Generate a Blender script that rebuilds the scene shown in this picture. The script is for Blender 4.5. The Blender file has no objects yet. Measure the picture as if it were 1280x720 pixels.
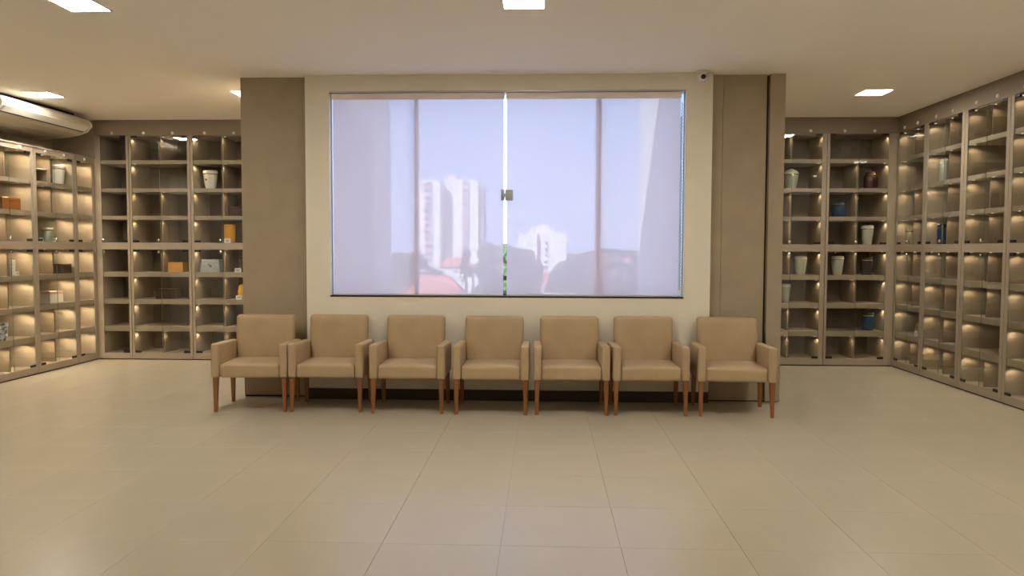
import bpy, bmesh, math, random
from mathutils import Matrix, Vector
random.seed(7)
S = bpy.context.scene
COL = S.collection

# ------------------------------------------------------------------ camera
F, YAW, PITCH, ROLL, EYE = 959.95, 0.0413, 0.0502, 0.0031, 1.4848
_f = Vector((-math.sin(YAW), math.cos(YAW), 0)); _r = Vector((math.cos(YAW), math.sin(YAW), 0)); _u = Vector((0, 0, 1))
FW = _f*math.cos(PITCH) - _u*math.sin(PITCH); _u2 = _u*math.cos(PITCH) + _f*math.sin(PITCH)
RT = _r*math.cos(ROLL) + _u2*math.sin(ROLL); UP = -_r*math.sin(ROLL) + _u2*math.cos(ROLL)
cd = bpy.data.cameras.new('camera'); cam = bpy.data.objects.new('camera', cd); COL.objects.link(cam)
cd.sensor_fit = 'HORIZONTAL'; cd.sensor_width = 36; cd.lens = F*36/1280; cd.clip_start = .05; cd.clip_end = 5000
cam.matrix_world = Matrix(((RT.x, UP.x, -FW.x, 0), (RT.y, UP.y, -FW.y, 0), (RT.z, UP.z, -FW.z, EYE), (0, 0, 0, 1)))
S.camera = cam
def ray(u, v): return FW + RT*((u-640)/F) - UP*((v-360)/F)
def on_y(u, v, Y): d = ray(u, v); return Vector((0, 0, EYE)) + d*(Y/d.y)
def on_x(u, v, X): d = ray(u, v); return Vector((0, 0, EYE)) + d*(X/d.x)

# ------------------------------------------------------------------ world, sun, exposure
SUN = Vector((.7, 1, -1.03)).normalized()
W = bpy.data.worlds.new('World'); S.world = W; W.use_nodes = True
nt = W.node_tree; nt.nodes.clear()
out = nt.nodes.new('ShaderNodeOutputWorld'); bg = nt.nodes.new('ShaderNodeBackground'); sky = nt.nodes.new('ShaderNodeTexSky')
sky.sky_type = 'NISHITA'; sky.sun_disc = False
sky.sun_elevation = math.asin(-SUN.z); sky.sun_rotation = math.atan2(-SUN.x, -SUN.y)
sky.air_density = 1.0; sky.dust_density = .4; sky.ozone_density = 1.0
bg.inputs['Strength'].default_value = 1.0
mx = nt.nodes.new('ShaderNodeMix'); mx.data_type = 'RGBA'; mx.inputs[0].default_value = .80
sc_ = nt.nodes.new('ShaderNodeVectorMath'); sc_.operation = 'SCALE'; sc_.inputs['Scale'].default_value = .22
nt.links.new(sky.outputs[0], sc_.inputs[0]); nt.links.new(sc_.outputs[0], mx.inputs[6]); mx.inputs[7].default_value = (.52, .80, 1.45, 1)   # clear sky with thin bright haze
nt.links.new(mx.outputs[2], bg.inputs[0]); nt.links.new(bg.outputs[0], out.inputs[0])
sl = bpy.data.lights.new('sun', 'SUN'); sl.energy = 8.5; sl.angle = .009; sl.color = (1, .95, .88)
so = bpy.data.objects.new('sun', sl); COL.objects.link(so); so.rotation_euler = SUN.to_track_quat('-Z', 'Y').to_euler(); so.location = (-20, -40, 50)
vs = S.view_settings; vs.view_transform = 'Standard'; vs.look = 'None'; vs.gamma = 1; vs.use_curve_mapping = False
vs.exposure = 1.50
PANEL_EMIT = 46.0
LED_W = {'BL': .42, 'BR': .36, 'L': 1.35, 'R': .30}
# distance from the partition, distance behind the front, backward tilt, cone angle
LED_GEO = {'BL': (.034, .035, 12, 120), 'BR': (.034, .035, 12, 120), 'L': (.13, .065, 15, 154), 'R': (.06, .045, 12, 130)}

# ------------------------------------------------------------------ helpers
def mat(name, col, rough=.6, metal=0., noise=0., nscale=8., stretch=(1, 1, 1), bump=0., bscale=200., spec=.5, col2=None, coat=0.):
    m = bpy.data.materials.new(name); m.use_nodes = True; t = m.node_tree; p = t.nodes['Principled BSDF']
    p.inputs['Base Color'].default_value = (*col, 1); p.inputs['Roughness'].default_value = rough
    p.inputs['Metallic'].default_value = metal; p.inputs['Specular IOR Level'].default_value = spec
    p.inputs['Coat Weight'].default_value = coat
    tc = t.nodes.new('ShaderNodeTexCoord')
    if noise > 0:
        mp = t.nodes.new('ShaderNodeMapping'); mp.inputs['Scale'].default_value = stretch
        n = t.nodes.new('ShaderNodeTexNoise'); n.inputs['Scale'].default_value = nscale; n.inputs['Detail'].default_value = 5
        r = t.nodes.new('ShaderNodeValToRGB')
        a = [c*(1-noise) for c in col]; b = [min(1, c*(1+noise)) for c in (col2 or col)]
        r.color_ramp.elements[0].position = .3; r.color_ramp.elements[1].position = .7
        r.color_ramp.elements[0].color = (*a, 1); r.color_ramp.elements[1].color = (*b, 1)
        t.links.new(tc.outputs['Object'], mp.inputs[0]); t.links.new(mp.outputs[0], n.inputs[0])
        t.links.new(n.outputs[0], r.inputs[0]); t.links.new(r.outputs[0], p.inputs['Base Color'])
    if bump > 0:
        n2 = t.nodes.new('ShaderNodeTexNoise'); n2.inputs['Scale'].default_value = bscale; n2.inputs['Detail'].default_value = 3
        b = t.nodes.new('ShaderNodeBump'); b.inputs['Strength'].default_value = bump; b.inputs['Distance'].default_value = .002
        t.links.new(tc.outputs['Object'], n2.inputs[0]); t.links.new(n2.outputs[0], b.inputs['Height']); t.links.new(b.outputs[0], p.inputs['Normal'])
    return m
def emit(name, col, s):
    m = bpy.data.materials.new(name); m.use_nodes = True; t = m.node_tree; t.nodes.clear()
    o = t.nodes.new('ShaderNodeOutputMaterial'); e = t.nodes.new('ShaderNodeEmission')
    e.inputs[0].default_value = (*col, 1); e.inputs[1].default_value = s; t.links.new(e.outputs[0], o.inputs[0]); return m
def glass(name, tint, refl=1.0, ior=1.5):
    m = bpy.data.materials.new(name); m.use_nodes = True; t = m.node_tree; t.nodes.clear()
    o = t.nodes.new('ShaderNodeOutputMaterial'); mx = t.nodes.new('ShaderNodeMixShader')
    tr = t.nodes.new('ShaderNodeBsdfTransparent'); tr.inputs[0].default_value = (*tint, 1)
    g = t.nodes.new('ShaderNodeBsdfGlossy'); g.inputs['Roughness'].default_value = .02; g.inputs[0].default_value = (refl, refl, refl, 1)
    lw = t.nodes.new('ShaderNodeLayerWeight'); lw.inputs[0].default_value = .5     # 1-|cos|, then Schlick
    pw = t.nodes.new('ShaderNodeMath'); pw.operation = 'POWER'; pw.inputs[1].default_value = 5
    ma = t.nodes.new('ShaderNodeMath'); ma.operation = 'MULTIPLY_ADD'; f0 = ((ior-1)/(ior+1))**2; ma.inputs[1].default_value = 1-f0; ma.inputs[2].default_value = f0
    t.links.new(lw.outputs['Facing'], pw.inputs[0]); t.links.new(pw.outputs[0], ma.inputs[0])
    t.links.new(ma.outputs[0], mx.inputs[0]); t.links.new(tr.outputs[0], mx.inputs[1]); t.links.new(g.outputs[0], mx.inputs[2]); t.links.new(mx.outputs[0], o.inputs[0])
    return m
def screen_cloth(name, col, openness):
    m = bpy.data.materials.new(name); m.use_nodes = True; t = m.node_tree; t.nodes.clear()
    o = t.nodes.new('ShaderNodeOutputMaterial'); mx = t.nodes.new('ShaderNodeMixShader'); m2 = t.nodes.new('ShaderNodeMixShader')
    tr = t.nodes.new('ShaderNodeBsdfTransparent'); tl = t.nodes.new('ShaderNodeBsdfTranslucent'); df = t.nodes.new('ShaderNodeBsdfDiffuse')
    tl.inputs[0].default_value = (*col, 1); df.inputs[0].default_value = (.90, .80, .98, 1)
    m2.inputs[0].default_value = .45; t.links.new(tl.outputs[0], m2.inputs[1]); t.links.new(df.outputs[0], m2.inputs[2])
    mx.inputs[0].default_value = openness; t.links.new(m2.outputs[0], mx.inputs[1]); t.links.new(tr.outputs[0], mx.inputs[2])
    t.links.new(mx.outputs[0], o.inputs[0]); return m

M = {}
M['ceiling'] = mat('ceiling_paint', (.93, .87, .78), .9)
M['white_wall'] = mat('white_wall_paint', (.86, .80, .665), .85, noise=.02, nscale=3)
M['brown_wall'] = mat('taupe_wall_paint', (.40, .325, .225), .8, noise=.05, nscale=4, bump=.15, bscale=60)
M['room_wall'] = mat('beige_wall_paint', (.72, .66, .56), .85)
M['laminate'] = mat('taupe_laminate', (.385, .315, .23), .5, noise=.02, nscale=14, stretch=(1, 1, .18), bump=.05)
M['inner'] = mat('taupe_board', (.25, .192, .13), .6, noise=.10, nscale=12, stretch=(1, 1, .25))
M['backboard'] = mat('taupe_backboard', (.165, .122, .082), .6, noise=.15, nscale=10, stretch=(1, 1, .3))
M['black'] = mat('black_metal', (.012, .011, .010), .45)
M['dark_strip'] = mat('dark_strip_gap_shade', (.02, .015, .012), .7)  # cabinet kicks and sill track; also stands in for shade in pillar gaps
M['dark_base'] = mat('dark_brown_baseboard', (.07, .05, .035), .6)
M['chrome'] = mat('brushed_steel', (.8, .78, .74), .22, metal=1)
M['stud'] = mat('white_cap', (.85, .83, .78), .3)
M['glass'] = glass('door_glass', (.965, .975, .965))
M['glass_edge'] = mat('green_glass_edge', (.26, .30, .22), .15)
M['wglass'] = glass('window_glass', (.93, .96, .97), .8)
M['panel'] = emit('light_panel_diffuser', (1, .93, .82), PANEL_EMIT)
M['led'] = emit('led_lens', (1, .80, .50), .8)
M['white_plastic'] = mat('white_plastic', (.80, .77, .70), .35)
M['off_plastic'] = mat('cream_plastic', (.58, .52, .40), .4)
M['alu'] = mat('aluminium', (.55, .55, .58), .35, metal=.8)
M['frame_grey'] = mat('grey_window_frame', (.82, .76, .76), .45)
M['blind'] = screen_cloth('screen_blind', (.98, .875, .90), .31)
M['blind_roll'] = mat('blind_cassette', (.95, .84, .78), .6)
M['blind_bar'] = mat('blind_bottom_bar', (.68, .66, .63), .5)
M['fabric'] = mat('beige_leatherette', (.475, .35, .20), .5, noise=.05, nscale=6, bump=.12, bscale=260, spec=.4)
M['leg'] = mat('stained_wood', (.27, .105, .033), .38, noise=.25, nscale=18, stretch=(1, 1, .12))
M['tile'] = mat('porcelain_tile', (.51, .45, .345), .22, noise=.035, nscale=2.2, stretch=(1, .3, 1), spec=.65)
M['grout'] = mat('grout', (.36, .31, .23), .9)
M['white_cer'] = mat('white_ceramic', (.78, .76, .70), .25)
M['silver'] = mat('silver_green_metal', (.52, .55, .46), .3, metal=.35)
M['gold'] = mat('gold_metal', (.75, .50, .12), .25, metal=.9)
M['blue'] = mat('blue_enamel', (.006, .04, .13), .25, coat=.2)
M['teal'] = mat('teal_enamel', (.0, .05, .11), .25, coat=.2)
M['darkred'] = mat('dark_red_enamel', (.06, .008, .008), .25, coat=.2)
M['darkurn'] = mat('charcoal_enamel', (.028, .022, .025), .25, coat=.4)
M['orange'] = mat('amber_lacquer', (.78, .37, .03), .3, coat=.3)
M['orange_box'] = mat('orange_lacquer', (.64, .31, .06), .4)
M['wood_orange'] = mat('varnished_wood', (.36, .125, .025), .35, noise=.25, nscale=12, stretch=(.2, 1, 1))
M['dark_wood'] = mat('dark_wood', (.05, .024, .014), .4, noise=.3, nscale=14, stretch=(.2, 1, 1))
M['stone'] = mat('grey_blue_stone', (.33, .37, .37), .5, noise=.18, nscale=30)
M['card'] = mat('white_card', (.80, .78, .72), .6)
M['ink'] = mat('grey_print', (.30, .29, .28), .6)
M['pinkish'] = mat('pink_lid', (.62, .42, .33), .4)
M['beige_urn'] = mat('beige_ceramic', (.48, .40, .25), .35)
M['green_mark'] = mat('green_print', (.10, .20, .06), .4)
M['blue_white'] = mat('blue_white_ceramic', (.02, .06, .22), .2, noise=.95, nscale=24, col2=(.75, .78, .80))
# outside
M['ext_white'] = mat('white_render', (.70, .68, .66), .9)
M['ext_grey'] = mat('grey_render', (.62, .60, .60), .9)
M['ext_pink'] = mat('pink_render', (.62, .47, .50), .9)
M['ext_glass'] = mat('dark_panes', (.12, .13, .16), .2)
M['roof'] = mat('clay_roof', (.52, .17, .11), .8, noise=.15, nscale=1.5)
M['ground'] = mat('ground', (.16, .17, .10), .95, noise=.3, nscale=.05)
M['leaf'] = mat('foliage', (.035, .06, .022), .8, noise=.4, nscale=.8)
M['bark'] = mat('bark', (.09, .06, .04), .9)

def mesh_of(bm, name, *mats):
    bmesh.ops.recalc_face_normals(bm, faces=bm.faces[:])
    me = bpy.data.meshes.new(name); bm.to_mesh(me); bm.free()
    for m in mats: me.materials.append(M[m] if isinstance(m, str) else m)
    return me
def place(name, me, parent=None, loc=(0, 0, 0), rot=(0, 0, 0)):
    o = bpy.data.objects.new(name, me); COL.objects.link(o); o.location = loc; o.rotation_euler = rot
    if parent: o.parent = parent
    return o
def bx(bm, x0, x1, y0, y1, z0, z1, bev=0, seg=2):
    r = bmesh.ops.create_cube(bm, size=1)['verts']
    for v in r: v.co = Vector(((x0+x1)/2 + v.co.x*(x1-x0), (y0+y1)/2 + v.co.y*(y1-y0), (z0+z1)/2 + v.co.z*(z1-z0)))
    if bev:
        es = {e for v in r for e in v.link_edges}
        bmesh.ops.bevel(bm, geom=list(es), offset=bev, segments=seg, profile=.5, affect='EDGES')
def box(name, x0, x1, y0, y1, z0, z1, m, parent=None, bev=0, seg=2, smooth=False):
    bm = bmesh.new(); bx(bm, x0, x1, y0, y1, z0, z1, bev, seg)
    me = mesh_of(bm, name, m)
    if smooth: me.shade_smooth()
    return place(name, me, parent)
def lathe_bm(bm, prof, seg=24, c=(0, 0), z=0):
    rings = []
    for r, h in prof:
        rings.append([bm.verts.new((c[0]+r*math.cos(2*math.pi*i/seg), c[1]+r*math.sin(2*math.pi*i/seg), z+h)) for i in range(seg)])
    for a, b in zip(rings, rings[1:]):
        for i in range(seg): bm.faces.new((a[i], a[(i+1) % seg], b[(i+1) % seg], b[i]))
    bm.faces.new(rings[0][::-1]); bm.faces.new(rings[-1])
def lathe(name, prof, m, parent=None, loc=(0, 0, 0), rot=(0, 0, 0), seg=24):
    bm = bmesh.new(); lathe_bm(bm, prof, seg); me = mesh_of(bm, name, m); me.shade_smooth()
    bm = None
    return place(name, me, parent, loc, rot)
def prism(name, poly, axis, a0, a1, m, parent=None, smooth=False):
    """poly of 2-D points in the plane normal to axis ('x': (y,z), 'y': (x,z), 'z': (x,y)), extruded a0..a1"""
    bm = bmesh.new()
    def P(p, a): return {'x': (a, p[0], p[1]), 'y': (p[0], a, p[1]), 'z': (p[0], p[1], a)}[axis]
    A = [bm.verts.new(P(p, a0)) for p in poly]; B = [bm.verts.new(P(p, a1)) for p in poly]
    n = len(poly)
    for i in range(n): bm.faces.new((A[i], A[(i+1) % n], B[(i+1) % n], B[i]))
    bm.faces.new(A[::-1]); bm.faces.new(B)
    me = mesh_of(bm, name, m)
    if smooth: me.shade_smooth()
    return place(name, me, parent)
def tag(o, label=None, cat=None, group=None, kind=None):
    if label: o['label'] = label
    if cat: o['category'] = cat
    if group: o['group'] = group
    if kind: o['kind'] = kind
    return o
def thing(name, label, cat, loc=(0, 0, 0), rz=0, group=None):
    o = bpy.data.objects.new(name, None); COL.objects.link(o); o.location = loc; o.rotation_euler = (0, 0, rz); o.empty_display_size = .1
    return tag(o, label, cat, group)
def struct(o): o['kind'] = 'structure'; return o

# ------------------------------------------------------------------ room shell
XL, XR, YB, YW, YC, YP, H = -5.943, 4.461, 9.98, 7.476, 7.561, 7.522, 3.169
CD = .52                                     # cabinet depth
WLX = XL - .58                               # left wall plane behind the low cabinets
Y0 = -3.2
bm = bmesh.new()
for a in ((WLX-.2, XR+.8, Y0-.2, 7.68), (WLX-.2, -2.95, 7.68, YB+.75), (2.15, XR+.8, 7.68, YB+.75)): bx(bm, a[0], a[1], a[2], a[3], H, H+.2)
struct(place('ceiling', mesh_of(bm, 'ceiling', 'ceiling')))
struct(box('wall_left', WLX-.2, WLX, Y0, YB+.02, 0, H, 'brown_wall'))
struct(box('wall_left_near', WLX, XL, Y0, 7.945, 0, 2.655, 'room_wall'))
struct(box('wall_right', XR, XR+.2, Y0, 6.805, 0, H, 'room_wall'))
struct(box('wall_right_back', XR+CD+.005, XR+.8, 6.805, YB+.75, 0, H, 'brown_wall'))
struct(box('wall_rear', WLX-.2, XR+.8, Y0-.2, Y0, 0, H, 'room_wall'))
struct(box('wall_back_left', WLX-.2, -3.008, YB+CD+.005, YB+.75, 0, H, 'brown_wall'))
struct(box('wall_back_right', 2.3014, XR+CD+.005, YB+CD+.005, YB+.75, 0, H, 'brown_wall'))
struct(box('wall_corner_left', WLX, XL-.002, YB+.02, YB+CD, 0, H, 'brown_wall'))
struct(box('wall_corner_right', XR+.002, XR+CD, YB+.004, YB+CD, 0, H, 'brown_wall'))
struct(box('wall_behind_pillar_left', -3.815, -3.008, YB+.01, YB+CD, 0, H, 'brown_wall'))
struct(box('wall_behind_pillar_right', 2.3014, 2.735, YB+.01, YB+CD, 0, H, 'brown_wall'))
# headers above the tall cabinets
M['header'] = mat('taupe_header', (.27, .215, .155), .6, noise=.03, nscale=5)
trim1 = struct(box('trim_1', XL, -3.818, YB, YB+CD, 2.967, H, 'header'))
trim2 = struct(box('trim_2', 2.738, XR, YB, YB+CD, 2.967, H, 'header'))
trim3 = struct(box('trim_3', XR, XR+CD, 6.81, YB+.002, 2.967, H, 'header'))
# window wall (one mesh with its opening), pillars beside it
WX0, WX1, WZ0, WZ1 = -2.100, 1.351, 1.0145, 3.017
bm = bmesh.new(); T = .2
for a in ((-2.3356, WX0, 0, H), (WX1, 1.6027, 0, H), (WX0, WX1, 0, WZ0), (WX0, WX1, WZ1, H)):
    bx(bm, a[0], a[1], YW, YW+T, a[2], a[3])
bmesh.ops.remove_doubles(bm, verts=bm.verts[:], dist=1e-5)
struct(place('wall_window', mesh_of(bm, 'wall_window', 'white_wall')))
struct(box('baseboard_window', -2.334, 1.601, YW-.012, YW, 0, .106, 'dark_base'))
struct(box('wall_pillar_left', -3.008, -2.3376, YC, YB+CD, .012, H, 'brown_wall', bev=.004))
struct(box('shade_strip_pillar_left', -3.000, -2.3376, YC+.006, YC+.10, 0, .012, 'dark_strip'))  # black strip stands in for the shadow gap under the pillar
struct(box('wall_pillar_right_strip', 1.6047, 1.717, YC-.004, YC+.30, .012, H, 'brown_wall', bev=.002))
struct(box('wall_pillar_right', 1.720, 2.137, YC, YB+CD, .012, H, 'brown_wall', bev=.003))
struct(box('wall_pillar_right_gap', 2.137, 2.158, YC+.05, YB, .012, H, 'dark_strip'))  # near-black fill puts the groove's shade into its colour
struct(box('wall_pillar_right_corner', 2.158, 2.3014, YP, YB+CD, .012, H, 'brown_wall', bev=.004))
struct(box('shade_strip_pillar_right', 1.61, 2.295, YC+.006, YC+.10, 0, .012, 'dark_strip'))  # shade under the right pillar, painted as a black strip
# floor: slab with grout, tiles laid on it one by one
TX, TY, TS = -.2093, 4.3789, .6
bm = bmesh.new()
for a in ((WLX-.2, XR+.8, Y0-.2, 7.68), (WLX-.2, -2.95, 7.68, YB+.75), (2.15, XR+.8, 7.68, YB+.75)): bx(bm, a[0], a[1], a[2], a[3], -.2, -.004)
floor = struct(place('floor', mesh_of(bm, 'floor', 'grout')))
bm = bmesh.new(); bx(bm, .0009, TS-.0009, .0009, TS-.0009, -.004, 0, .0004, 1); tile_me = mesh_of(bm, 'floor_tile', 'tile')
for i in range(-10, 8):
    for j in range(-3, 10):
        x = TX+i*TS; y = TY+j*TS
        if y > 7.6 and -3.0 < x and x+TS < 2.3: continue
        place('floor_tile', tile_me, floor, (x, y, 0))
near = box('floor_tile_field', WLX-.2, XR+.8, Y0-.2, TY-3*TS-.001, -.004, 0, 'tile', floor); near['kind'] = 'stuff'

# ------------------------------------------------------------------ ceiling light panels
def panel(x, y, label):
    t = thing('ceiling_light', label, 'ceiling light', (x, y, H), 0, 'square ceiling light panels')
    bm = bmesh.new(); s = .15; w = .012
    for a in ((-s, s, -s, -s+w), (-s, s, s-w, s), (-s, -s+w, -s+w, s-w), (s-w, s, -s+w, s-w)): bx(bm, a[0], a[1], a[2], a[3], -.008, -.0005)
    place('frame', mesh_of(bm, 'frame', 'white_plastic'), t)
    box('diffuser', -s+w, s-w, -s+w, s-w, -.005, -.0005, 'panel', t)
panel(-5.50, 8.31, 'square white ceiling light beside the air conditioner at far left')
panel(-3.215, 8.31, 'square ceiling light half hidden by the taupe pillar left of the window')
panel(3.50, 8.42, 'square white ceiling light above the right-hand urn cabinets')
panel(-3.215, 5.27, 'square white ceiling light cut by the top edge, left of the window')
panel(-.145, 5.305, 'square white ceiling light at the top edge, above the middle of the window')
for x, y, n in ((2.92, 5.0, 'right'), (-3.215, 2.2, 'left'), (2.92, 2.2, 'right')):  # unseen panels added to brighten the room
    panel(x, y, 'added unseen ceiling light outside the picture, %s of the %s row' % (n, {5.0: 'front', 2.2: 'middle', -.8: 'rear'}[y]))

# ------------------------------------------------------------------ niche cabinets
ROWS = [(2.645, 2.965), (2.275, 2.595), (1.915, 2.227), (1.56, 1.865), (1.168, 1.47), (.806, 1.107), (.45, .744), (.09, .38)]
cache = {}
def shared_box(name, dx, dy, dz, m, bev=0):
    k = (name, round(dx, 4), round(dy, 4), round(dz, 4))
    if k not in cache:
        bm = bmesh.new(); bx(bm, 0, dx, 0, dy, 0, dz, bev, 1); cache[k] = mesh_of(bm, name, m)
    return cache[k]
def sbox(name, x0, x1, y0, y1, z0, z1, m, parent, bev=0):
    return place(name, shared_box(name, x1-x0, y1-y0, z1-z0, m, bev), parent, (x0, y0, z0))
bm = bmesh.new(); lathe_bm(bm, [(.005, 0), (.005, -.006), (.017, -.008), (.021, -.015), (.017, -.024), (.006, -.028)], 12)
bm.transform(Matrix.Rotation(-math.pi/2, 4, 'X')); knob_me = mesh_of(bm, 'door_knob', 'chrome'); knob_me.shade_smooth()
bm = bmesh.new(); lathe_bm(bm, [(.020, 0), (.020, -.004), (.016, -.012), (.006, -.014)], 14)
bm.transform(Matrix.Rotation(-math.pi/2, 4, 'X')); stud_me = mesh_of(bm, 'cap', 'stud')
spot_data = {}
bm = bmesh.new(); lathe_bm(bm, [(.008, -.005), (.009, -.0005)], 10); led_me = mesh_of(bm, 'led_lens', 'led')
def cabinet(name, label, loc, rz, w, c0, c1, divided, side, key, low=False):
    """local x runs along the front, y into the depth; divided: rows with a middle divider; side: -1/1 which partition carries the lamp"""
    t = thing(name, label, 'cabinet', loc, rz, 'glass-fronted urn cabinets')
    top = 2.655 if low else 2.965
    g = .002
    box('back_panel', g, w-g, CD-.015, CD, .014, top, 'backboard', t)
    box('side_panel', g, c0, 0, CD-.015, .014, top, 'laminate', t, bev=.0015, seg=1)
    box('side_panel', c1, w-g, 0, CD-.015, .014, top, 'laminate', t, bev=.0015, seg=1)
    box('base_strip', g, w-g, .008, .10, 0, .014, 'dark_strip', t)
    sbox('bottom_rail', c0, c1, 0, CD-.015, .014, .09, 'laminate', t)
    sbox('middle_rail', c0, c1, 0, CD-.015, 1.47, 1.56, 'laminate', t)
    if low:
        sbox('top_rail', c0, c1, 0, CD-.015, 2.600, 2.655, 'laminate', t)
        box('top_board', g, w-g, -.012, CD, 2.6555, 2.672, 'laminate', t)
    else:
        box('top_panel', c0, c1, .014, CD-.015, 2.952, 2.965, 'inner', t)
    rows = ROWS[1:] if low else ROWS
    for k, (z0, z1) in enumerate(ROWS):
        if low and k == 0: continue
        if k not in (3, 7):
            nz = ROWS[k+1][1]; sbox('shelf', c0, c1, .014, CD-.015, nz, z0, 'laminate', t)
    mid = (c0+c1)/2
    single = divided is None
    for k, (z0, z1) in enumerate(ROWS):
        if low and k == 0: continue
        if low and k == 1: z1 = 2.600
        if k == 0: z1 = 2.952
        dv = (not single) and (k+1) in divided
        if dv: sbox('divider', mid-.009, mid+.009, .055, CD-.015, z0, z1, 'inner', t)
        cells = [(c0, c1)] if not dv else [(c0, mid-.009), (mid+.009, c1)]
        if single and key == 'BL': continue          # the narrow corner cabinet is unlit
        for a, b in cells:
            dd, yy, tilt, size = LED_GEO[key]
            x = a+dd if side < 0 else b-dd
            place('led_lens', led_me, t, (x, yy, z1))
            if key not in spot_data:
                L = bpy.data.lights.new('led_'+key, 'SPOT'); L.energy = LED_W[key]; L.color = (1, .79, .52)
                L.spot_size = math.radians(size); L.spot_blend = .3; L.shadow_soft_size = .015; spot_data[key] = L
            o = bpy.data.objects.new('led_lamp', spot_data[key]); COL.objects.link(o); o.parent = t
            o.location = (x, yy, z1-.012); o.rotation_euler = (math.radians(tilt), 0, 0)
    # glass leaves
    lev = [(1.563, 2.597 if low else 2.962), (.093, 1.467)]
    leaves = [(c0+.003, c1-.003, 1 if side < 0 else -1)] if single else [(c0+.003, mid-.0015, -1), (mid+.0015, c1-.003, 1)]
    for li, (z0, z1) in enumerate(lev):
        for n, (a, b, hs) in enumerate(leaves):
            key2 = ('leaf', round(b-a, 4), round(z1-z0, 4))
            if key2 not in cache:
                bm = bmesh.new(); bx(bm, 0, b-a, 0, .006, 0, z1-z0)
                me = mesh_of(bm, 'glass_door', 'glass', 'glass_edge')
                for p in me.polygons:
                    if abs(p.normal.y) < .5: p.material_index = 1
                cache[key2] = me
            d = place('glass_door', cache[key2], t, (a, .004, z0)); d['label'] = 'clear glass door leaf'
            hx = 0 if hs < 0 else (b-a)-.078
            for hz in (0, (z1-z0)-.028): sbox('hinge_clip', hx, hx+.078, -.007, .009, hz, hz+.028, 'black', d)
            if n == 0:
                kx = (b-a)-.02 if hs < 0 else .02
                place('door_knob', knob_me, d, (kx, 0, .03 if li == 0 else (z1-z0)-.03))
    if low:
        for cx in ([mid] if single else [(c0+mid)/2, (mid+c1)/2]): place('cap', stud_me, t, (cx, 0, 2.63))
    return t
ALL = {1, 2, 3, 4, 5, 6, 7, 8}
def cab(name, label, wall, a0, c0, c1, a1, divided, low=False):
    if wall in ('BL', 'BR'):
        return cabinet(name, label, (a0, YB, 0), 0, a1-a0, c0-a0, c1-a0, divided, -1 if wall == 'BL' else 1, wall)
    if wall == 'L':   # local x -> +Y, depth -> -X
        return cabinet(name, label, (XL, a0, 0), math.pi/2, a1-a0, c0-a0, c1-a0, divided, 1, wall, low)
    return cabinet(name, label, (XR, a1, 0), -math.pi/2, a1-a0, a1-c1, a1-c0, divided, -1, wall)
cab('urn_cabinet', 'narrow single-column niche cabinet on the back wall, in the left corner', 'BL', -5.943, -5.86, -5.515, -5.481, None)
cab('urn_cabinet', 'niche cabinet on the back wall holding an orange box and a dark basket-like box', 'BL', -5.478, -5.445, -4.695, -4.656, ALL-{2, 6, 7})
cab('urn_cabinet', 'niche cabinet next to the left taupe pillar, with a white gold-banded urn', 'BL', -4.653, -4.615, -3.86, -3.82, ALL-{4})
cab('urn_cabinet', 'niche cabinet partly hidden by the right taupe pillar, with a domed silver-green urn', 'BR', 2.74, 2.78, 3.53, 3.588, ALL-{2, 6})
cab('urn_cabinet', 'niche cabinet in the right corner of the back wall, with dark red and blue urns', 'BR', 3.591, 3.625, 4.355, 4.461, ALL-{1, 7})
cab('urn_cabinet', 'narrow lit single-column cabinet at the far end of the left wall', 'L', 9.549, 9.595, 9.916, 9.98, None, True)
cab('urn_cabinet', 'lit left-wall cabinet holding the white urn, dark box and white box', 'L', 8.761, 8.81, 9.50, 9.546, ALL-{4, 6}, True)
cab('urn_cabinet', 'lit left-wall cabinet cut by the picture edge, with the wooden box', 'L', 7.95, 7.995, 8.71, 8.758, ALL-{3, 7}, True)
cab('urn_cabinet', 'right-wall niche cabinet nearest the far right corner', 'R', 9.246, 9.30, 9.93, 9.98, ALL-{2, 7})
cab('urn_cabinet', 'right-wall niche cabinet with a white-green urn above a blue urn', 'R', 8.421, 8.48, 9.19, 9.243, ALL)
cab('urn_cabinet', 'empty right-wall niche cabinet, second from the right picture edge', 'R', 7.621, 7.675, 8.36, 8.418, ALL-{2, 7})
cab('urn_cabinet', 'empty right-wall niche cabinet cut off by the right picture edge', 'R', 6.81, 6.86, 7.565, 7.618, ALL)
# small shelf inside one niche of the left wall is a part of that cabinet
lc = [o for o in bpy.data.objects if o.get('label', '').startswith('lit left-wall cabinet holding')][0]
sbox('small_shelf', .049, .385, .09, CD-.015, 2.425, 2.437, 'card', lc)
# caps on the headers
for px in (139.5, 179, 215.5, 255.5, 292): p = on_y(px, 166.3, YB); place('cap', stud_me, trim1, (p.x, YB, p.z))
for px in (1013.5, 1056, 1093.5): p = on_y(px, 163.6, YB); place('cap', stud_me, trim2, (p.x, YB, p.z))
for y in (9.79, 9.46, 9.02, 8.66, 8.20, 7.84, 7.40, 7.03):
    place('cap', stud_me, trim3, (XR, y, 3.01), (0, 0, -math.pi/2))

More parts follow.
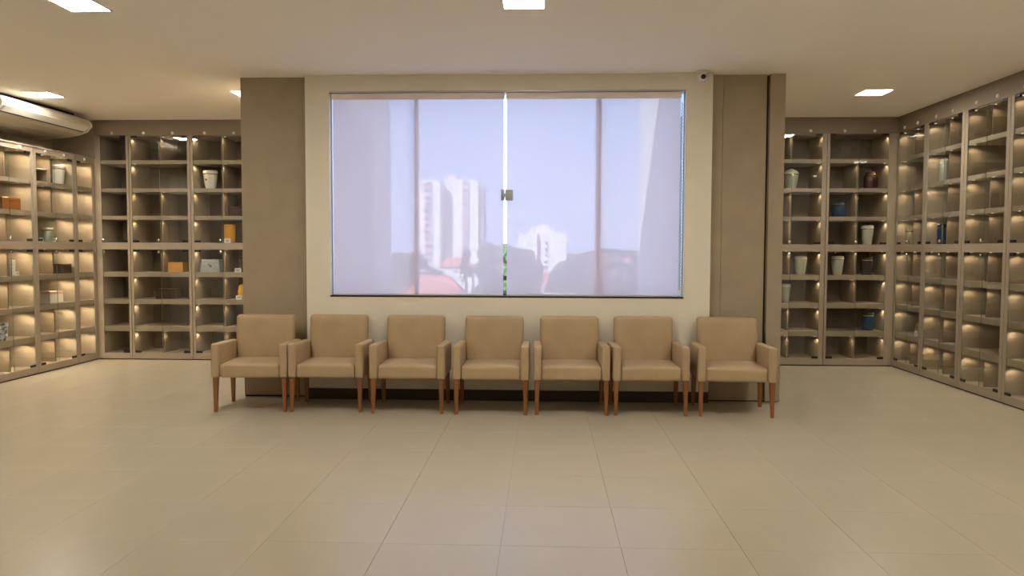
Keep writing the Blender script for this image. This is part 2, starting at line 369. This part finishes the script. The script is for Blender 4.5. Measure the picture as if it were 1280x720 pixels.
# ------------------------------------------------------------------ armchairs
def soft_box(name, x0, x1, y0, y1, z0, z1, r, m, parent, crown=None, seg=4, cuts=0, warp=None):
    bm = bmesh.new(); bx(bm, x0, x1, y0, y1, z0, z1, r, seg)
    if crown or warp:
        for ax, lo, hi in ((0, x0, x1), (1, y0, y1), (2, z0, z1)):
            for k in range(1, 6):
                co = [0, 0, 0]; co[ax] = lo+(hi-lo)*k/6; no = [0, 0, 0]; no[ax] = 1
                bmesh.ops.bisect_plane(bm, geom=bm.verts[:]+bm.edges[:]+bm.faces[:], plane_co=co, plane_no=no)
    if crown:
        ax, amt = crown
        lo, hi = [(x0, x1), (y0, y1), (z0, z1)][ax]
        o = [i for i in range(3) if i != ax]; rng = [(x0, x1), (y0, y1), (z0, z1)]
        for v in bm.verts:
            s = 1
            for i in o:
                a, b = rng[i]; s *= max(0, 1-((2*(v.co[i]-a)/(b-a)-1))**4)
            f = (v.co[ax]-lo)/(hi-lo)
            if amt < 0: f = 1-f
            v.co[ax] += amt*s*max(0, f)
    if warp:
        for v in bm.verts: v.co = warp(v.co)
    me = mesh_of(bm, name, m); me.shade_smooth()
    return place(name, me, parent)
def make_chair():
    t = thing('armchair', 'x', 'armchair', (0, 0, 0), 0, 'beige armchairs in a row under the window')
    hw = .342; aw = .073
    for s in (-1, 1):
        a, b = (-hw, -hw+aw) if s < 0 else (hw-aw, hw)
        soft_box('armrest', a, b, .0, .555, .314, .626, .018, 'fabric', t, warp=lambda c: Vector((c.x, c.y, c.z-(.018*c.y/.55 if c.z > .45 else 0))))
    soft_box('seat', -hw+aw+.001, hw-aw-.001, .012, .50, .314, .437, .022, 'fabric', t, crown=(2, .014))
    def lean(c):
        k = max(0, (c.z-.32)); return Vector((c.x*(1+.05*min(1, max(0, (c.z-.52)/.1))), c.y+.12*k, c.z))
    soft_box('backrest', -hw+aw+.002, hw-aw-.002, .462, .555, .316, .845, .030, 'fabric', t, crown=(1, -.012), warp=lean)
    for sx in (-1, 1):
        for fr in (True, False):
            bm = bmesh.new(); tw, bw = .044, .029
            y = .012 if fr else .47
            xo = sx*(hw-.012)                       # outer edge
            top = [(xo, y), (xo-sx*tw, y), (xo-sx*tw, y+tw), (xo, y+tw)]
            dy = .006 if fr else .028
            xb = xo-sx*.004
            bot = [(xb, y+dy), (xb-sx*bw, y+dy), (xb-sx*bw, y+dy+bw), (xb, y+dy+bw)]
            A = [bm.verts.new((p[0], p[1], .316)) for p in top]; B = [bm.verts.new((p[0], p[1], 0)) for p in bot]
            for i in range(4): bm.faces.new((A[i], A[(i+1) % 4], B[(i+1) % 4], B[i]))
            bm.faces.new(A); bm.faces.new(B)
            bmesh.ops.bevel(bm, geom=bm.edges[:], offset=.003, segments=1, affect='EDGES')
            place('leg', mesh_of(bm, 'leg', 'leg'), t)
    return t
chairs = [(-2.660, 6.795, 4.0, 'first beige armchair from the left, angled in front of the left taupe pillar'),
          (-1.973, 6.825, 1.5, 'second beige armchair from the left, close beside the leftmost one'),
          (-1.226, 6.805, .5, 'third beige armchair from the left, under the left half of the window'),
          (-.470, 6.795, 0, 'middle one of the seven beige armchairs, below the window lock'),
          (.255, 6.815, 1.0, 'third beige armchair from the right, just right of the middle one'),
          (.962, 6.828, .8, 'second beige armchair from the right, under the right end of the window'),
          (1.715, 6.815, -3.0, 'rightmost beige armchair, turned slightly, in front of the right taupe pillar')]
c0 = make_chair()
def copy_tree(o, parent=None):
    c = o.copy(); COL.objects.link(c)
    if parent: c.parent = parent
    for ch in o.children: copy_tree(ch, c)
    return c
cps = [c0]+[copy_tree(c0) for _ in range(6)]
for o, (x, y, a, lab) in zip(cps, chairs):
    o.location = (x, y, 0); o.rotation_euler = (0, 0, math.radians(a)); o['label'] = lab

# ------------------------------------------------------------------ window: frame, glass, lock, blinds
w1 = bpy.data.objects.new('window_1', None); COL.objects.link(w1); struct(w1); w1.location = (0, 0, 0)
YG = 7.575
box('bottom_track', WX0, WX1, YW-.004, YG+.05, WZ0, WZ0+.014, 'dark_strip', w1)
box('top_track', WX0, WX1, YW+.004, YG+.05, WZ1-.016, WZ1, 'alu', w1)
box('side_jamb', WX0, WX0+.012, YG-.03, YG+.03, WZ0+.010, WZ1-.016, 'alu', w1)
box('side_jamb', WX1-.012, WX1, YG-.03, YG+.03, WZ0+.010, WZ1-.016, 'alu', w1)
for a, b in ((-1.277, -1.237), (.503, .553)): box('mullion', a, b, YG-.02, YG+.02, WZ0+.010, WZ1-.016, 'frame_grey', w1)
for a, b, y in ((WX0+.012, -1.277, 0), (-1.237, -.382, .0), (-.378, .503, .0), (.553, WX1-.012, .0)):
    box('glass_pane', a, b, YG-.004, YG+.004, WZ0+.010, WZ1-.016, 'wglass', w1)
lk = box('lock_case', -.381+.003, -.303, YW-.002, YW+.022, 1.958, 2.068, 'alu', w1, bev=.010, seg=3)
lk2 = box('lock_keeper', -.420, -.381-.003, YW-.002, YW+.022, 1.958, 2.068, 'alu', w1, bev=.010, seg=3)
box('lock_stem', -.392, -.370, YW+.022, YG-.004, 1.995, 2.03, 'alu', w1)
def blind(x0, x1, label):
    t = thing('roller_blind', label, 'roller blind', ((x0+x1)/2, 7.505, WZ0+.012), 0, 'screen roller blinds on the window'); h = WZ1-WZ0
    w = (x1-x0)/2
    box('screen_fabric', -w, w, 0, .001, .018, h-.085, 'blind', t)
    box('bottom_bar', -w, w, -.006, .007, .003, .020, 'blind_bar', t, bev=.003)
    box('cassette', -w-.008, w+.008, -.012, .035, h-.088, h-.030, 'blind_roll', t, bev=.006)
    return t
blind(-2.072, -.3965, 'translucent screen blind drawn over the left half of the window')
b2 = blind(-.3635, 1.303, 'translucent screen blind drawn over the right half of the window, with bead chain')
bm = bmesh.new(); w = (1.303+.3635)/2
for k in range(105):
    r = bmesh.ops.create_icosphere(bm, subdivisions=1, radius=.0065)['verts']
    for v in r: v.co += Vector((w+.014+(.004 if k % 2 else 0), -.004, .075+k*.0172))
ch = place('bead_chain', mesh_of(bm, 'bead_chain', mat('dark_beads', (.05, .05, .12), .3)), b2)
box('chain_weight', w+.008, w+.026, -.010, .004, .022, .075, 'white_plastic', b2, bev=.003)

# ------------------------------------------------------------------ security camera
t = thing('security_camera', 'small white dome security camera at the top right corner of the window wall', 'camera', (1.485, 7.40, H))
lathe('mount_ring', [(.052, -.001), (.055, -.014), (.050, -.022)], 'white_plastic', t)
lathe('dome', [(.040, -.020), (.049, -.034), (.052, -.052), (.047, -.072), (.034, -.090), (.010, -.098)], 'white_plastic', t)
lathe('lens', [(.022, 0), (.023, -.008), (.019, -.014)], 'black', t, (0, -.040, -.060), (math.radians(-75), 0, 0))

# ------------------------------------------------------------------ air conditioner under the ceiling, along the left wall
ac = thing('air_conditioner', 'long white ceiling-mounted air conditioner above the lit left-wall cabinets', 'air conditioner', (0, 0, 0))
AY0, AY1 = 7.98, 9.60
prof = [(WLX+.02, 3.12), (-5.83, 3.12), (-5.765, 3.088), (-5.735, 3.035), (-5.742, 3.005), (-5.80, 2.955), (-5.90, 2.918), (-6.05, 2.890), (-6.25, 2.875), (WLX+.02, 2.870)]
body = prism('body', prof, 'y', AY0+.03, AY1-.03, 'off_plastic', ac)
for y0, y1 in ((AY0, AY0+.03), (AY1-.03, AY1)):
    prism('end_cap', [(x+(.006 if x > -5.85 else 0), z-(.005 if z < 3 else -.004)) for x, z in prof], 'y', y0, y1, 'white_plastic', ac)
prism('highlight_strip', [(-5.832, 3.125), (-5.762, 3.092), (-5.766, 3.088), (-5.832, 3.120)], 'y', AY0+.035, AY1-.035, 'white_plastic', ac)  # white colour stands in for the ceiling panel's highlight along this edge
prism('louvre', [(-5.734, 3.002), (-5.796, 2.949), (-5.802, 2.955), (-5.744, 3.006)], 'y', AY0+.06, AY1-.06, 'white_plastic', ac)
prism('outlet_slot', [(-5.802, 2.950), (-5.822, 2.942), (-5.824, 2.948), (-5.806, 2.956)], 'y', AY0+.06, AY1-.06, 'black', ac)
box('mounting_rail', WLX+.1, WLX+.16, AY0+.1, AY1-.1, 3.12, H, 'black', ac)
box('mounting_rail', -5.95, -5.90, AY0+.1, AY1-.1, 3.12, H, 'black', ac)

# ------------------------------------------------------------------ urns, boxes and cards in the niches
def row_z(r): return ROWS[r-1][0]
def on_back(px, dep=.2): p = on_y(px, 300, YB+dep); return p.x, p.y
def spot_for(wall, px, r, dep):
    z = row_z(r)+.0005
    if wall == 'B': p = on_y(px, 308, YB+dep); q = on_y(px, 308-(z-EYE)*93, YB+dep); return (q.x, YB+dep, z)
    X = XL-dep if wall == 'L' else XR+dep
    q = on_x(px, 308, X); sc = F/max(1, q.y); q = on_x(px, 308-(z-EYE)*sc, X); return (X, q.y, z)
def urn(label, wall, px, r, h, rad, body, kind='taper', lid=None, band='gold', dep=.2, mark=None):
    loc = spot_for(wall, px, r, dep)
    t = thing('urn', label, 'urn', loc, {'B': 0, 'L': math.pi/2, 'R': -math.pi/2}[wall], 'urns in the niches')
    lid = lid or body
    if kind == 'taper':
        P = [(.66*rad, 0), (.69*rad, .01*h), (.80*rad, .25*h), (.92*rad, .55*h), (.98*rad, .76*h), (.97*rad, .79*h)]
        B = [(.985*rad, .785*h), (1.01*rad, .79*h), (1.01*rad, .82*h), (.985*rad, .825*h)]
        Lp = [(1.0*rad, .825*h), (1.02*rad, .84*h), (1.01*rad, .93*h), (.96*rad, .985*h), (.80*rad, h)]
    elif kind == 'cyl':
        P = [(.88*rad, 0), (.93*rad, .012*h), (.95*rad, .3*h), (.97*rad, .76*h), (.93*rad, .79*h)]
        B = [(.95*rad, .785*h), (1.0*rad, .79*h), (1.0*rad, .83*h), (.95*rad, .835*h)]
        Lp = [(.95*rad, .835*h), (.99*rad, .85*h), (.98*rad, .96*h), (.90*rad, .99*h), (.4*rad, h)]
    elif kind == 'dome':
        P = [(.60*rad, 0), (.63*rad, .012*h), (.76*rad, .2*h), (.90*rad, .45*h), (.97*rad, .66*h), (.93*rad, .69*h)]
        B = [(.95*rad, .685*h), (1.0*rad, .69*h), (1.0*rad, .725*h), (.95*rad, .73*h)]
        Lp = [(1.0*rad, .73*h), (1.04*rad, .745*h), (1.0*rad, .80*h), (.78*rad, .89*h), (.40*rad, .96*h), (.12*rad, h)]
    else:   # jar with a narrower neck
        P = [(.80*rad, 0), (.90*rad, .012*h), (1.0*rad, .12*h), (1.02*rad, .45*h), (.98*rad, .66*h), (.80*rad, .74*h), (.74*rad, .76*h)]
        B = [(.78*rad, .755*h), (1.0*rad, .76*h), (1.02*rad, .80*h), (.78*rad, .81*h)]
        Lp = [(.82*rad, .81*h), (.84*rad, .83*h), (.80*rad, .92*h), (.6*rad, .985*h), (.2*rad, h)]
    lathe('body', P, body, t)
    lathe('band', B, band, t)
    lathe('lid', Lp, lid, t)
    if mark:
        zz = .50*h; rr = .91*rad
        lathe('emblem', [(.017, 0), (.017, .004), (.012, .006)], mark, t, (-.25*rad if wall == 'B' else .6*rad, -rr*(.975 if wall == 'B' else .78), zz), (math.radians(90), 0, math.radians(-14 if wall == 'B' else 40)), 14)
    return t
def chest(label, wall, px, r, w, d, h, m, cat='box', lid=None, dep=.2, taper=0, rz=0, emblem=False, name='keepsake_box'):
    loc = spot_for(wall, px, r, dep)
    t = thing(name, label, cat, loc, {'B': 0, 'L': math.pi/2, 'R': -math.pi/2}[wall]+rz, 'boxes in the niches')
    lh = .22*h if lid else .18*h
    def frus(nm, z0, z1, g0, g1, mm):
        bm = bmesh.new()
        A = [bm.verts.new((sx*(w/2-g0), sy*(d/2-g0), z0)) for sx, sy in ((-1, -1), (1, -1), (1, 1), (-1, 1))]
        B = [bm.verts.new((sx*(w/2-g1), sy*(d/2-g1), z1)) for sx, sy in ((-1, -1), (1, -1), (1, 1), (-1, 1))]
        for i in range(4): bm.faces.new((A[i], A[(i+1) % 4], B[(i+1) % 4], B[i]))
        bm.faces.new(A[::-1]); bm.faces.new(B)
        bmesh.ops.bevel(bm, geom=bm.edges[:], offset=.003, segments=1, affect='EDGES')
        return place(nm, mesh_of(bm, nm, mm), t)
    k = (h-lh)/h
    frus('body', 0, h-lh-.002, 0, taper*k, m)
    frus('lid', h-lh, h, taper*k-(.004 if lid else 0), taper, lid or m)
    if emblem:
        bm = bmesh.new()
        pts = [(-.030, .020), (-.006, .008), (.004, -.014), (.026, -.020), (.020, .002), (.004, .018), (-.012, .024)]
        A = [bm.verts.new((x, -.004, z)) for x, z in pts]; B = [bm.verts.new((x, 0, z)) for x, z in pts]
        n = len(pts)
        for i in range(n): bm.faces.new((A[i], A[(i+1) % n], B[(i+1) % n], B[i]))
        bm.faces.new(A); bm.faces.new(B[::-1])
        place('emblem', mesh_of(bm, 'emblem', 'gold'), t, (0, -d/2+taper*.42, .5*h), (-math.atan2(taper, h), 0, 0))
    return t
def card(label, wall, px, r, dep=.07, w=.075, h=.058):
    loc = spot_for(wall, px, r, dep)
    t = thing('name_card', label, 'card', loc, {'B': 0, 'L': math.pi/2, 'R': -math.pi/2}[wall], 'small white cards in the niches')
    prism('holder', [(-.012, 0), (-.006, h), (.002, h), (.016, 0)], 'x', -w/2, w/2, 'card', t)
    for k, (a, b) in enumerate(((-.3, .3), (-.2, .2))):
        z = h*(.62-.25*k); y = -.012+.006*z/h
        box('print_line', a*w, b*w, y-.0015, y-.0002, z-.004, z+.004, 'ink', t)
# back wall, left
urn('white tapered urn with a gold band, beside the left taupe pillar', 'B', 263.5, 2, .247, .094, 'white_cer', 'taper', dep=.16, mark='gold')
urn('amber-orange lidded urn on the row just above the middle rail, near the pillar', 'B', 287.5, 4, .245, .076, 'orange', 'cyl', band='orange', dep=.14)
card('white card in front of the tall amber urn above the middle rail', 'B', 284.5, 4, .045, w=.085)
chest('plain orange box just below the middle rail, left of the grey stone box', 'B', 222.5, 5, .205, .15, .13, 'orange_box', dep=.16)
chest('grey-blue stone box with sloping sides and a gold emblem', 'B', 265.5, 5, .275, .17, .170, 'stone', dep=.16, taper=.022, emblem=True)
chest('dark brown box with a darker lid in the wide niche left of the pillar', 'B', 211, 6, .275, .16, .132, 'dark_wood', dep=.2, taper=-.006)
chest('dark reddish wooden box high up beside the pillar, third row', 'B', 295.5, 3, .16, .15, .135, 'dark_wood', lid='darkred', dep=.2)
urn('brown urn almost hidden by the pillar, behind a white card, below the middle rail', 'B', 307, 5, .21, .075, 'dark_wood', 'taper', dep=.2)
card('white card at the pillar edge, right of the grey stone box', 'B', 297.5, 5, .05, w=.085)
urn('small amber-orange urn cut off by the left taupe pillar', 'B', 304, 6, .20, .065, 'orange', 'jar', band='orange', dep=.14)
card('white card in front of the small amber urn at the pillar edge', 'B', 299, 6, .05, w=.085)
# left wall
chest('varnished orange-brown wooden box cut by the left picture edge', 'L', 5, 3, .30, .18, .135, 'wood_orange', dep=.12)
urn('tall white urn with gold band and green emblem in the top row at left', 'L', 72.5, 2, .235, .085, 'white_cer', 'taper', dep=.115, mark='green_mark')
urn('small silver-white urn with gold rim between two white cards', 'L', 59.5, 4, .17, .067, 'silver', 'cyl', lid='white_cer', dep=.10)
card('white card left of the small silver-white urn', 'L', 51.5, 4, .055, w=.062, h=.05)
card('white card right of the small silver-white urn', 'L', 66.5, 4, .055, w=.062, h=.05)
urn('slim white lidded jar on the row below the middle rail at far left', 'L', 15, 5, .185, .036, 'white_cer', 'cyl', band='stud', dep=.08)
card('white card beside the slim white jar', 'L', 21, 5, .05, w=.062, h=.05)
chest('small dark brown wooden box on the left wall, below the middle rail', 'L', 77, 5, .18, .15, .118, 'dark_wood', dep=.10)
chest('white box with a pale pink lid on the left wall', 'L', 63, 6, .26, .17, .145, 'white_cer', lid='pinkish', dep=.2)
urn('blue and white patterned vase cut by the left picture edge', 'L', 0, 7, .205, .082, 'blue_white', 'cyl', band='white_cer', dep=.105)
# back wall, right
urn('silver-green urn with a pale domed lid at the right pillar edge', 'B', 988.5, 2, .262, .093, 'silver', 'dome', lid='white_cer', dep=.16)
urn('dark red urn in the upper right corner niche', 'B', 1088, 2, .235, .086, 'darkred', 'jar', dep=.18)
urn('squat dark blue urn with a gold rim, third row at right', 'B', 1048.5, 3, .195, .088, 'blue', 'jar', dep=.16)
urn('pale silver urn with gold band just above the middle rail at right', 'B', 1083.5, 4, .25, .078, 'silver', 'taper', lid='white_cer', dep=.15)
urn('silver-green tapered urn with white lid below the middle rail, nearest the pillar', 'B', 1000, 5, .245, .083, 'silver', 'taper', lid='white_cer', band='pinkish', dep=.15)
urn('pale silver urn with gold band below the middle rail, left of the charcoal urn', 'B', 1046.5, 5, .245, .078, 'silver', 'taper', lid='white_cer', dep=.15)
urn('charcoal black urn with a gold band below the middle rail', 'B', 1083.5, 5, .235, .080, 'darkurn', 'cyl', dep=.15)
urn('pale silver urn with white lid half hidden by the right pillar, sixth row', 'B', 981, 6, .245, .075, 'silver', 'taper', lid='white_cer', band='pinkish', dep=.15)
urn('blue urn with gold band in the wide niche near the floor at right', 'B', 1085, 7, .235, .075, 'teal', 'cyl', dep=.15)
# right wall
urn('tall white-green urn on the right wall, second row', 'R', 1180, 2, .255, .055, 'silver', 'cyl', lid='white_cer', band='white_cer', dep=.10)
urn('bright blue urn with gold band on the right wall, above the middle rail', 'R', 1177.5, 4, .235, .057, 'blue', 'cyl', dep=.14)
urn('small beige urn with a gold rim near the right corner, above the middle rail', 'R', 1137, 4, .20, .05, 'beige_urn', 'cyl', dep=.085)
urn('small beige urn with pinkish lid behind a white card, low on the right wall', 'R', 1148, 7, .15, .035, 'beige_urn', 'jar', lid='pinkish', band='pinkish', dep=.12)
card('white card low on the right wall, near the corner', 'R', 1145.5, 7, .06, w=.06, h=.06)

# ------------------------------------------------------------------ the building around the room (seen through the window, casts its shade)
GZ = -14.0
struct(box('wall_upper_storeys', -9, 7.5, -6, 7.68, H+.45, 9.9, 'ext_white'))
struct(box('wall_wing_left', -2.95, -2.75, 7.69, 13.75, GZ, 6, 'ext_grey'))
struct(box('wall_wing_right', 1.95, 2.15, 7.69, 16.0, GZ, 12, 'ext_white'))
struct(box('ground', -1500, 1500, 14, 3000, GZ-1, GZ, 'ground'))

def at(px, Y): p = on_y(px, 310, Y); return p.x
def zat(px, py, Y): return on_y(px, py, Y).z
# tower blocks
Y1 = 330
tw = thing('tower_block', 'tall white apartment tower left of the window centre', 'building', (at(562, Y1), Y1, GZ))
sc = Y1/F
def tx(px): return (px-562)*sc
top = zat(560, 225, Y1)-GZ
box('left_wing', tx(522), tx(550), 0, 22, 0, top, 'ext_white', tw)
box('right_wing', tx(566), tx(598), 0, 22, 0, top, 'ext_white', tw)
box('core', tx(550), tx(566), 11, 24, 0, top+1.5, 'ext_grey', tw)
box('roof_box', tx(553), tx(567), 12, 22, top, top+3.2, 'ext_pink', tw)
for a, b in ((530, 539.5), (577.5, 586)):
    s = box('balcony_stack', tx(a), tx(b), -.6, 0, 0, top-1, 'ext_pink', tw)
    nf = int(top//3)
    for k in range(nf):
        box('window', tx(a)+.5, tx(b)-.5, -.68, -.6, k*3+1.0, k*3+2.3, 'ext_glass', s)
box('shaded_side', tx(598), tx(603), 2, 22, 0, top-2, 'ext_pink', tw)  # pink colour imitates shade on the tower's right side
Y2 = 520
tw2 = thing('apartment_block', 'lower pale apartment block right of the window lock', 'building', (at(678, Y2), Y2, GZ))
sc2 = Y2/F; tp = zat(680, 291, Y2)-GZ
def tx2(px): return (px-678)*sc2
box('left_wing', tx2(648), tx2(671), 0, 20, 0, tp, 'ext_white', tw2)
box('core', tx2(671), tx2(677), 4, 20, 0, tp, 'ext_pink', tw2)
rw = box('right_wing', tx2(677), tx2(708), 0, 20, 0, tp, 'ext_white', tw2)
for k in range(5): box('window', tx2(681), tx2(685), -.2, 0, tp-8-k*4.2, tp-6-k*4.2, 'ext_glass', rw)
box('water_tank', tx2(669), tx2(687), 4, 14, tp, tp+5.5, 'ext_white', tw2)
for a in (664, 691): box('roof_plant', tx2(a)-1, tx2(a)+1, 4, 8, tp, tp+4, 'ext_grey', tw2)
# houses with clay roofs
def house(px0, px1, ytop, yeave, Y, label, wall='ext_white'):
    x0, x1 = at(px0, Y), at(px1, Y); zt = zat((px0+px1)/2, ytop, Y); ze = zat((px0+px1)/2, yeave, Y)
    t = thing('house', label, 'house', ((x0+x1)/2, Y, GZ)); w = (x1-x0)/2; d = 10
    b = box('walls', -w+.6, w-.6, .6, d-.6, 0, ze-GZ, wall, t)
    for k in range(3): box('window', -w+1.2+k*(2*w-3.4)/2, -w+2.2+k*(2*w-3.4)/2, .52, .6, ze-GZ-2.2, ze-GZ-1.0, 'ext_glass', b)
    bm = bmesh.new(); e = ze-GZ; r = zt-GZ
    v = [bm.verts.new(p) for p in ((-w, 0, e), (w, 0, e), (w, d, e), (-w, d, e), (-w*.45, d/2, r), (w*.45, d/2, r))]
    for f in ((0, 1, 5, 4), (1, 2, 5), (2, 3, 4, 5), (3, 0, 4), (3, 2, 1, 0)): bm.faces.new([v[i] for i in f])
    place('roof', mesh_of(bm, 'roof', 'roof'), t)
house(546, 592, 322, 334, 260, 'house with clay roof at the foot of the white tower')
house(500, 582, 345, 372, 170, 'nearest house with clay roof at lower left of the window view')
house(675, 698, 340, 356, 210, 'small house with clay roof below the pale apartment block')
house(700, 735, 341, 349, 240, 'house with clay roof right of the pale apartment block', 'ext_pink')
house(744, 806, 352, 366, 190, 'house with clay roof at lower right of the window view')
house(778, 790, 322, 327, 420, 'small far white house among the trees at right')
# trees
def tree(px, ytop, Y, wpx, label, seed):
    rnd = random.Random(seed); x = at(px, Y); zt = zat(px, ytop, Y); R = wpx/2*Y/F
    t = thing('tree', label, 'tree', (x, Y, GZ), 0, 'trees outside the window'); hh = zt-GZ
    lathe('trunk', [(.5, 0), (.35, hh*.4), (.2, hh*.75)], 'bark', t, seg=8)
    bm = bmesh.new()
    for k in range(46):
        a = rnd.uniform(0, 6.283); rr = math.sqrt(rnd.random()); zz = rnd.random()
        sh = math.sqrt(max(0, 1-(zz*.95)**2))
        c = Vector((rr*sh*R*.82*math.cos(a), rr*sh*R*.82*math.sin(a), hh*.42+zz*(hh*.56-R*.2)))
        s = R*rnd.uniform(.16, .30)
        r = bmesh.ops.create_icosphere(bm, subdivisions=2, radius=s)['verts']
        for v in r: v.co = v.co*(1+rnd.uniform(-.22, .22)) + c
    place('crown', mesh_of(bm, 'crown', 'leaf'), t)
tree(624, 303, 120, 92, 'big round dark tree behind the middle gap of the window', 1)
tree(655, 309, 135, 60, 'dark tree in front of the pale apartment block', 2)
tree(722, 311, 165, 50, 'bushy dark tree left of the right-hand mullion', 3)
tree(762, 307, 135, 70, 'wide dark tree right of the right-hand mullion', 4)
tree(790, 326, 150, 46, 'low dark tree at the right end of the window view', 5)
tree(583, 309, 200, 22, 'small spiky tree in front of the white tower', 6)
tree(512, 314, 230, 60, 'low tree left of the white tower', 7)
tree(700, 325, 180, 40, 'small tree beside the pale apartment block', 8)
tree(540, 333, 220, 40, 'low shrubby tree below the white tower', 9)
for k, (px, yt) in enumerate(((500, 316), (535, 319), (700, 316), (745, 314), (790, 313))):
    tree(px, yt, 560+45*k, 44, ('far hazy tree on the horizon, ' + ('first', 'second', 'third', 'fourth', 'fifth')[k] + ' from the left'), 20+k)
